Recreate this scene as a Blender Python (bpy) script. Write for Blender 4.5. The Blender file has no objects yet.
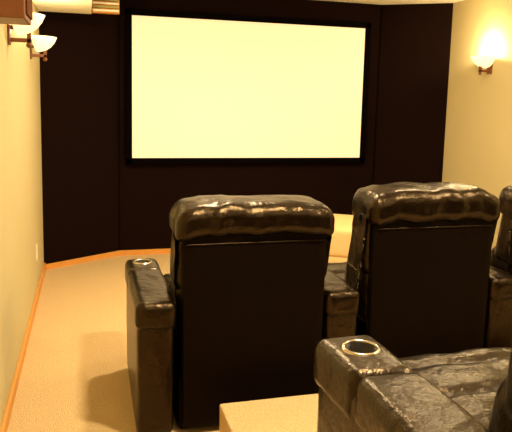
import bpy, bmesh, math
from mathutils import Vector, Matrix, noise
S=bpy.context.scene
try:
    S.view_settings.view_transform='Standard'; S.view_settings.look='None'
except Exception as e: print(e)

# ---------------- materials ----------------
def mat(name,col,rough=.6,spec=.5,metal=0,bump=0,bscale=50,detail=4,col2=None,cscale=6,coat=0,emit=None,estr=0,voro=0,bdist=.01,tint=None):
    m=bpy.data.materials.new(name); m.use_nodes=True
    nt=m.node_tree; b=nt.nodes['Principled BSDF']
    b.inputs['Base Color'].default_value=(*col,1); b.inputs['Roughness'].default_value=rough
    b.inputs['Specular IOR Level'].default_value=spec; b.inputs['Metallic'].default_value=metal
    b.inputs['Coat Weight'].default_value=coat; b.inputs['Coat Roughness'].default_value=.14
    if tint: b.inputs['Specular Tint'].default_value=(*tint,1)
    tc=nt.nodes.new('ShaderNodeTexCoord')
    if col2:
        n=nt.nodes.new('ShaderNodeTexNoise'); n.inputs['Scale'].default_value=cscale; n.inputs['Detail'].default_value=6
        r=nt.nodes.new('ShaderNodeMix'); r.data_type='RGBA'
        r.inputs[6].default_value=(*col,1); r.inputs[7].default_value=(*col2,1)
        nt.links.new(tc.outputs['Object'],n.inputs['Vector']); nt.links.new(n.outputs['Fac'],r.inputs[0])
        nt.links.new(r.outputs[2],b.inputs['Base Color'])
    if bump:
        n=nt.nodes.new('ShaderNodeTexNoise'); n.inputs['Scale'].default_value=bscale; n.inputs['Detail'].default_value=detail
        nt.links.new(tc.outputs['Object'],n.inputs['Vector'])
        bp=nt.nodes.new('ShaderNodeBump'); bp.inputs['Strength'].default_value=bump; bp.inputs['Distance'].default_value=bdist
        nt.links.new(n.outputs['Fac'],bp.inputs['Height'])
        last=bp
        if voro:
            v=nt.nodes.new('ShaderNodeTexVoronoi'); v.inputs['Scale'].default_value=voro
            nt.links.new(tc.outputs['Object'],v.inputs['Vector'])
            b2=nt.nodes.new('ShaderNodeBump'); b2.inputs['Strength'].default_value=.12; b2.inputs['Distance'].default_value=.003
            nt.links.new(v.outputs['Distance'],b2.inputs['Height']); nt.links.new(bp.outputs['Normal'],b2.inputs['Normal'])
            last=b2
        nt.links.new(last.outputs['Normal'],b.inputs['Normal'])
        if coat: nt.links.new(last.outputs['Normal'],b.inputs['Coat Normal'])
    if emit:
        b.inputs['Emission Color'].default_value=(*emit,1); b.inputs['Emission Strength'].default_value=estr
    return m
M_wall=mat('painted_wall',(.56,.485,.275),.75,.2,bump=.05,bscale=120,col2=(.52,.45,.25),cscale=3)
M_ceil=mat('ceiling_paint',(.84,.79,.62),.9,.1,bump=.05,bscale=150)
M_carpet=mat('beige_carpet',(.92,.70,.40),.95,.05,bump=1.0,bscale=170,col2=(.64,.45,.23),cscale=75,bdist=.015)
M_black=mat('dark_fabric_wall',(.0085,.0030,.0022),.95,.06,bump=.2,bscale=300,col2=(.006,.0022,.0016),cscale=20)
M_frame=mat('black_velvet',(.0018,.001,.001),.95,.03,bump=.1,bscale=200)
M_screen=mat('projection_screen',(.62,.54,.38),.9,.1,bump=.01,bscale=400,emit=(1,.76,.42),estr=.76)
M_wood=mat('honey_wood_trim',(.72,.34,.08),.45,.4,bump=.1,bscale=30,col2=(.62,.27,.055),cscale=12)
M_leather=mat('brown_black_leather',(.0035,.0015,.0007),.285,.45,bump=.8,bscale=18,detail=6,col2=(.0025,.0011,.0005),cscale=5,voro=180,tint=(1,.72,.44))
M_back=mat('leather_back_panel',(.0022,.0009,.0006),.55,.10,bump=.15,bscale=20,voro=200,tint=(1,.7,.45))
M_metal=mat('brushed_cup_ring',(.60,.54,.45),.2,.5,metal=1,bump=.02,bscale=80)
M_cup=mat('dark_cup_liner',(.004,.003,.003),.3,.5,bump=.02,bscale=80)
M_plate=mat('white_plastic',(.85,.8,.7),.4,.5,bump=.01,bscale=60)
M_bracket=mat('walnut_bracket',(.20,.065,.018),.4,.5,bump=.1,bscale=40,col2=(.13,.04,.012),cscale=15)
M_glass=mat('frosted_glass_shade',(.9,.84,.68),.5,.4,bump=.02,bscale=60,emit=(1,.74,.38),estr=1.3)
M_can=mat('downlight_lens',(.9,.85,.7),.5,.4,bump=.01,bscale=60,emit=(1,.78,.46),estr=20)
M_vent=mat('vent_green_slat',(.32,.30,.10),.5,.4,bump=.05,bscale=60)
M_cloth=mat('speaker_grille',(.10,.035,.012),.9,.1,bump=.3,bscale=300)
M_otto=mat('tan_upholstery',(.80,.58,.30),.85,.15,bump=.3,bscale=200,col2=(.72,.50,.24),cscale=30)

# ---------------- geometry ----------------
def link(bm,name,m,smooth=False,parent=None):
    me=bpy.data.meshes.new(name); bm.normal_update(); bm.to_mesh(me); bm.free()
    o=bpy.data.objects.new(name,me); S.collection.objects.link(o); me.materials.append(m)
    if smooth:
        for p in me.polygons: p.use_smooth=True
    if parent: o.parent=parent
    return o
def empty(name,loc=(0,0,0),rz=0):
    e=bpy.data.objects.new(name,None); S.collection.objects.link(e); e.location=loc; e.rotation_euler=(0,0,rz); e.empty_display_size=.1; return e
def box(name,a,b,m,parent=None,bev=0):
    bm=bmesh.new(); bmesh.ops.create_cube(bm,size=1)
    for v in bm.verts: v.co=Vector([a[i]+(v.co[i]+.5)*(b[i]-a[i]) for i in range(3)])
    if bev: bmesh.ops.bevel(bm,geom=bm.edges[:],offset=bev,segments=3,affect='EDGES',profile=.5)
    return link(bm,name,m,False,parent)
def prism(name,pts,z0,z1,m,parent=None):
    bm=bmesh.new(); lo=[bm.verts.new((x,y,z0)) for x,y in pts]; hi=[bm.verts.new((x,y,z1)) for x,y in pts]
    n=len(pts); bm.faces.new(lo[::-1]); bm.faces.new(hi)
    for i in range(n): bm.faces.new((lo[i],lo[(i+1)%n],hi[(i+1)%n],hi[i]))
    bmesh.ops.recalc_face_normals(bm,faces=bm.faces[:])
    return link(bm,name,m,False,parent)
def rbox(name,a,b,r,m,parent=None,cuts=16,crown=(0,0,0),wr=0,wf=9,dfm=None,seed=0):
    """puffy rounded box a..b with corner radius r, crowned faces and wrinkles"""
    a=Vector(a);b=Vector(b);c=(a+b)/2;s=(b-a)/2
    r=min(r,s.x*.98,s.y*.98,s.z*.98)
    bm=bmesh.new(); bmesh.ops.create_cube(bm,size=2)
    bmesh.ops.subdivide_edges(bm,edges=bm.edges[:],cuts=cuts,use_grid_fill=True)
    for v in bm.verts:
        t=Vector([math.sin(max(-1,min(1,q))*math.pi/2) for q in v.co])
        P=Vector((t.x*s.x,t.y*s.y,t.z*s.z))
        q=Vector([max(-(s[i]-r),min(s[i]-r,P[i])) for i in range(3)])
        d=P-q
        if d.length>1e-9: d.normalize()
        P2=q+d*r
        u=Vector([P2[i]/s[i] for i in range(3)])
        P2.x+=crown[0]*u.x*(1-u.y**2)*(1-u.z**2)
        P2.y+=crown[1]*u.y*(1-u.x**2)*(1-u.z**2)
        P2.z+=crown[2]*u.z*(1-u.x**4)*(1-u.y**2)
        if wr:
            w=P2+c
            n1=noise.noise(Vector((w.x*wf+seed,w.y*wf*.5,w.z*wf*.6)))
            n2=1-abs(noise.noise(Vector((w.x*wf*1.6+seed*3,w.y*wf,w.z*wf*1.1+7))))*2
            nn=d if d.length>1e-9 else Vector((0,0,1))
            P2+=nn*wr*(n1*.9+n2*.5-.3)
        P2+=c
        if dfm: P2=Vector(dfm(P2))
        v.co=P2
    return link(bm,name,m,True,parent)
def lathe(name,prof,m,loc=(0,0,0),seg=40,parent=None,sc=(1,1,1),a0=0,a1=2*math.pi):
    bm=bmesh.new(); rings=[]; full=abs(a1-a0-2*math.pi)<1e-6; n=seg if full else seg+1
    for r,z in prof:
        rings.append([bm.verts.new((loc[0]+sc[0]*r*math.cos(a0+(a1-a0)*i/seg),loc[1]+sc[1]*r*math.sin(a0+(a1-a0)*i/seg),loc[2]+z*sc[2])) for i in range(n)])
    for k in range(len(rings)-1):
        for i in range(n if full else n-1):
            j=(i+1)%n; bm.faces.new((rings[k][i],rings[k][j],rings[k+1][j],rings[k+1][i]))
    bmesh.ops.remove_doubles(bm,verts=bm.verts[:],dist=1e-5)
    bmesh.ops.recalc_face_normals(bm,faces=bm.faces[:])
    return link(bm,name,m,True,parent)
def tube(name,pts,r,m,parent=None):
    cu=bpy.data.curves.new(name,'CURVE'); cu.dimensions='3D'; cu.bevel_depth=r; cu.bevel_resolution=3
    sp=cu.splines.new('POLY'); sp.points.add(len(pts)-1)
    for i,p in enumerate(pts): sp.points[i].co=(*p,1)
    cu.materials.append(m); o=bpy.data.objects.new(name,cu); S.collection.objects.link(o)
    if parent:o.parent=parent
    return o
def area(name,loc,rot,size,energy,col,parent=None,spread=math.pi):
    l=bpy.data.lights.new(name,'AREA'); l.shape='DISK'; l.size=size; l.energy=energy; l.color=col; l.spread=spread
    o=bpy.data.objects.new(name,l); S.collection.objects.link(o); o.location=loc; o.rotation_euler=rot
    if parent:o.parent=parent
    return o
def point(name,loc,energy,col,r=.03,parent=None):
    l=bpy.data.lights.new(name,'POINT'); l.energy=energy;l.color=col;l.shadow_soft_size=r
    o=bpy.data.objects.new(name,l); S.collection.objects.link(o); o.location=loc
    if parent:o.parent=parent
    return o

# ---------------- room ----------------
XL,XR,YF,YS,YB,H=-.404,3.61,6.18,5.77,-1.6,2.60
XA,XB=.285,3.01
T=.12
box('floor',(XL-T,YB-T,-.1),(XR+T,YF+T,0),M_carpet)
box('ceiling',(XL-T,YB-T,H),(XR+T,YF+T,H+.1),M_ceil)
box('wall_left',(XL-T,YB,0),(XL,YF,H),M_wall)
box('wall_right',(XR,YB,0),(XR+T,YF,H),M_wall)
box('wall_back',(XL-T,YB-T,0),(XR+T,YB,H),M_wall)
prism('wall_front',[(XL,YS),(XA,YF),(XB,YF),(XR,YS),(XR,YF+T),(XL,YF+T)],0,H,M_black)
box('trim_1',(XA-.004,YF-.010,.06),(XA+.004,YF-.002,H),M_frame)
box('trim_2',(XB-.004,YF-.010,.06),(XB+.004,YF-.002,H),M_frame)
# baseboards
box('baseboard_left',(XL,YB,0),(XL+.016,YS-.01,.07),M_wood,bev=.003)
box('baseboard_right',(XR-.016,YB,0),(XR,YS-.01,.07),M_wood,bev=.003)
prism('baseboard_front',[(XL+.017,YS+.004),(XA,YF-.002),(XB,YF-.002),(XR-.017,YS+.004),(XR-.017,YS-.014),(XB,YF-.02),(XA,YF-.02),(XL+.017,YS-.014)],0,.05,M_wood)
# riser platform
box('riser_platform',(.545,YB+.002,0),(XR-.018,2.53,.255),M_carpet,bev=.008)
# soffit
box('soffit_left',(XL+.001,4.3,2.285),(.035,YS-.002,H-.001),M_ceil)
# vent register beside the soffit
v=empty('air_vent',(.04,5.62,2.29))
box('housing',(0,.03,0),(.23,.12,.308),M_wood,v)
for i in range(9):
    box('slat_%d'%(i+1),(.005,0,.008+.03*i),(.225,.035,.024+.03*i),M_vent if i%2 else M_plate,v,bev=.003)

# projection screen
SX0,SX1,SZ0,SZ1=.408,2.815,.98,2.340
sc=empty('projection_screen',(0,YF-.002,0))
box('screen_surface',(SX0,-.045,SZ0),(SX1,-.035,SZ1),M_screen,sc)
f=.06
box('frame_top',(SX0-f,-.06,SZ1),(SX1+f,0,SZ1+f),M_frame,sc,bev=.006)
box('frame_bottom',(SX0-f,-.06,SZ0-f),(SX1+f,0,SZ0),M_frame,sc,bev=.006)
box('frame_left',(SX0-f,-.06,SZ0-f),(SX0,0,SZ1+f),M_frame,sc,bev=.006)
box('frame_right',(SX1,-.06,SZ0-f),(SX1+f,0,SZ1+f),M_frame,sc,bev=.006)

# ---------------- sconces ----------------
def sconce(y,z,side,pw=9):
    e=empty('sconce_lamp',((XL if side<0 else XR),y,z), 0 if side<0 else math.pi)
    # local +x points into the room
    prof=[(0.02,-.066),(.06,-.058),(.10,-.030),(.128,.004),(.145,.040),(.139,.040),(.122,.006),(.094,-.024),(.056,-.050),(.02,-.056)]
    lathe('glass_shade',prof,M_glass,(.050,0,0),seg=40,parent=e,sc=(.95,.98,1),a0=-math.pi/2,a1=math.pi/2)
    lathe('glass_back',prof,M_glass,(.050,0,0),seg=20,parent=e,sc=(.22,.98,1),a0=math.pi/2,a1=3*math.pi/2)
    box('backplate',(0,-.035,-.12),(.012,.035,.03),M_bracket,e,bev=.004)
    box('arm_bar',(.0,-.012,-.105),(.115,.012,-.083),M_bracket,e,bev=.003)
    box('upright',(.093,-.012,-.105),(.115,.012,-.045),M_bracket,e,bev=.003)
    box('cross_bar',(.0,-.012,-.04),(.06,.012,-.02),M_bracket,e,bev=.003)
    lathe('finial',[(0,-.03),(.012,-.024),(.016,-.012),(.010,0),(0,0)],M_bracket,(.103,0,-.105),20,e)
    lathe('bulb',[(0,.06),(.014,.052),(.02,.04),(.018,.02),(.012,0),(0,0)],M_can,(.09,0,-.035),20,e)
    point('lamp_glow',(.08,0,.09),pw,(1,.76,.41),.03,e)
    return e
sconce(3.56,1.962,-1,12)
sconce(4.86,1.955,-1,12)
sconce(5.085,1.985,1,26)
sconce(2.6,1.98,1,9)

# wooden speaker box, left wall near camera
sp=empty('loudspeaker',(XL,2.65,1.87))
box('cabinet',(0,-.13,0),(.18,.13,.36),M_bracket,sp,bev=.006)
box('grille',(.18,-.11,.02),(.188,.11,.34),M_cloth,sp,bev=.003)
# outlet
o=empty('electrical_outlet',(XL,5.0,.36))
box('cover',(0,-.037,-.06),(.006,.037,.06),M_plate,o,bev=.002)
box('socket_1',(.006,-.016,.01),(.009,.016,.042),M_plate,o,bev=.001)
box('socket_2',(.006,-.016,-.042),(.009,.016,-.01),M_plate,o,bev=.001)

# ottoman seen between chairs
ot=empty('ottoman',(2.22,4.93,0),math.radians(-30))
rbox('cushion',(-.45,-.36,.30),(.45,.36,.535),.03,M_otto,ot,10,(0,0,.01))
rbox('body',(-.44,-.35,.05),(.44,.35,.31),.03,M_otto,ot,8)
for i,(x,y) in enumerate([(-.34,-.28),(.34,-.28),(-.34,.28),(.34,.28)]):
    lathe('foot_%d'%(i+1),[(0,0),(.02,0),(.03,.06),(0,.06)],M_bracket,(x,y,0),16,ot)

# ---------------- recliners ----------------
def apply_bool(o,cut):
    md=o.modifiers.new('b','BOOLEAN'); md.object=cut; md.operation='DIFFERENCE'; md.solver='EXACT'
    bpy.context.view_layer.update()
    dg=bpy.context.evaluated_depsgraph_get()
    me=bpy.data.meshes.new_from_object(o.evaluated_get(dg))
    o.modifiers.clear(); o.data=me
    for p in me.polygons: p.use_smooth=True
    bpy.data.objects.remove(cut,do_unlink=True)
def arm(e,cx,tag,AH=.62,hw=.092):
    def d(p):
        y=p.y
        if p.z<.3: y=y-.02*(.3-p.z)/.3 if y>.5 else y
        return (p.x,y,p.z)
    rbox('arm_body_'+tag,(cx-hw+.006,0.0,.006),(cx+hw-.006,.83,AH-.04),.03,M_leather,e,14,(.004,.01,0),.003,6,d,cx*5)
    def slope(p):
        t=max(0,(p.y-.45)/.4)
        return (p.x,p.y,p.z-.012*t*t)
    fp=rbox('arm_front_pad_'+tag,(cx-hw,.575,AH-.13),(cx+hw,.865,AH),.035,M_leather,e,24,(.003,.012,.002),.003,8,slope,cx*3)
    rbox('arm_rear_pad_'+tag,(cx-hw,-.015,AH-.12),(cx+hw,.582,AH+.002),.033,M_leather,e,24,(.004,.004,.004),.005,8,slope,cx*7+2)
    cy=.73; top=AH-.002
    cut=lathe('cut',[(0,-.08),(.046,-.08),(.046,.08),(0,.08)],M_cup,(cx,cy,top),32)
    cut.parent=e
    apply_bool(fp,cut)
    lathe('cup_liner_'+tag,[(0,-.074),(.043,-.074),(.0455,-.07),(.0455,.0),(.043,.0),(.042,-.066),(0,-.068)],M_cup,(cx,cy,top),32,e)
    lathe('cup_ring_'+tag,[(.043,-.006),(.043,.003),(.046,.006),(.053,.004),(.055,-.002),(.055,-.008),(.043,-.006)],M_metal,(cx,cy,top-.002),40,e)
def recliner(loc,rz=0,left=True,right=True,seed=0,hd=0.0,hw=.092,ax=.45,axl=.45,zs=1.065):
    e=empty('theater_recliner',loc,rz)
    e.scale=(1,1,zs)
    def dz(z): return z-hd*max(0,(z-.62))/.42
    rbox('base',(-.36,.03,.006),(.36,.80,.26),.02,M_back,e,6)
    def bpd(p): return (p.x*(1-.03*(.92-p.z)/.84),p.y,dz(p.z))
    rbox('back_panel',(-.352,-.005,.03),(.352,.05,.945),.014,M_back,e,12,(0,.006,0),0,9,bpd)
    z1=dz(.945)
    tube('panel_piping',[(-.345,-.005,z1-.006),(-.2,-.010,z1-.002),(.2,-.010,z1-.002),(.345,-.005,z1-.006)],.008,M_leather,e)
    tube('panel_seam',[(-.335,-.010,z1-.05),(.335,-.010,z1-.05)],.0025,M_leather,e)
    def lean(p):
        t=(p.z-.40)/.6
        y=p.y
        if y>.12: y=y-.12*max(0,t)
        return (p.x,y,dz(p.z))
    rbox('backrest_lumbar',(-.365,.04,.40),(.36,.37,.74),.06,M_leather,e,18,(0,.02,0),.008,7,lean,seed)
    rbox('backrest_upper',(-.378,.03,.64),(.378,.33,.99),.06,M_leather,e,26,(.004,.02,0),.012,7,lean,seed+3)
    def head(p):
        x,y,z=p
        u=abs(x)/.38
        z-= .030*u**5
        if y<.14:
            k=(.14-y)/.18
            fold=math.sin(x*31+seed+3.2*noise.noise(Vector((x*6,seed,0))))
            y-= .004*fold*k
            z-= .006*k+.003*fold*k
        return (x,y,dz(z))
    rbox('headrest',(-.382,-.045,.928),(.382,.25,1.078),.058,M_leather,e,56,(.0,.0,.008),.011,7,head,seed+11)
    def seatd(p):
        x,y,z=p
        z-= .014*math.exp(-((y-.66)/.016)**2)
        z-= .012*math.exp(-((y-.86)/.016)**2)
        if y<.5: z-=.03*(.5-y)/.3
        return (x,y,z)
    rbox('seat_cushion',(-.365,.25,.25),(.36,1.0,.485),.075,M_leather,e,50,(0,.02,.03),.008,7,seatd,seed+5)
    rbox('footrest',(-.345,.84,.07),(.345,.95,.33),.035,M_leather,e,14,(0,.02,0),.006,8,None,seed+8)
    if left: arm(e,-axl,'left',hw=hw)
    if right: arm(e,ax,'right',hw=hw)
    return e
recliner((.757,2.74,0),seed=1,hd=.032,axl=.468)
recliner((1.73,2.80,0),left=False,seed=4.3,hd=-.003)
recliner((2.645,2.80,0),left=False,seed=8.1)
recliner((1.155,.74,.255),seed=12.7,zs=1.10)
recliner((2.055,.74,.255),left=False,seed=16.4,zs=1.10)
recliner((2.955,.74,.255),left=False,seed=21.2,zs=1.10)

# ---------------- ceiling downlights ----------------
def down(x,y,en):
    e=empty('recessed_downlight',(x,y,H))
    lathe('trim_ring',[(.08,-.002),(.082,-.010),(.105,-.008),(.11,0)],M_plate,(0,0,0),36,e)
    lathe('lens',[(0,-.003),(.08,-.003)],M_can,(0,0,0),30,e)
    area('lamp',(0,0,-.015),(0,0,0),.16,en,(1,.77,.44),e)
for x,y,en in [(1.0,1.9,78),(2.7,1.9,50),(.9,4.1,62),(2.5,4.1,24),(1.0,-.6,24),(2.7,-.6,14)]:
    down(x,y,en)

w=bpy.data.worlds.new('World'); S.world=w; w.use_nodes=True
w.node_tree.nodes['Background'].inputs[0].default_value=(.05,.035,.02,1)

# ---------------- camera ----------------
P=7.5
cam=bpy.data.cameras.new('camera'); co=bpy.data.objects.new('camera',cam); S.collection.objects.link(co)
cam.sensor_width=36; cam.sensor_fit='HORIZONTAL'; cam.lens=620/512*36; cam.shift_y=-(216-(97+620*math.tan(math.radians(P))))/512; cam.clip_start=.02
co.matrix_world=Matrix.Translation((0,0,1.60))@Matrix.Rotation(math.radians(-15.2),4,'Z')@Matrix.Rotation(math.radians(90-P),4,'X')@Matrix.Rotation(math.radians(1.4),4,'Z')
S.camera=co
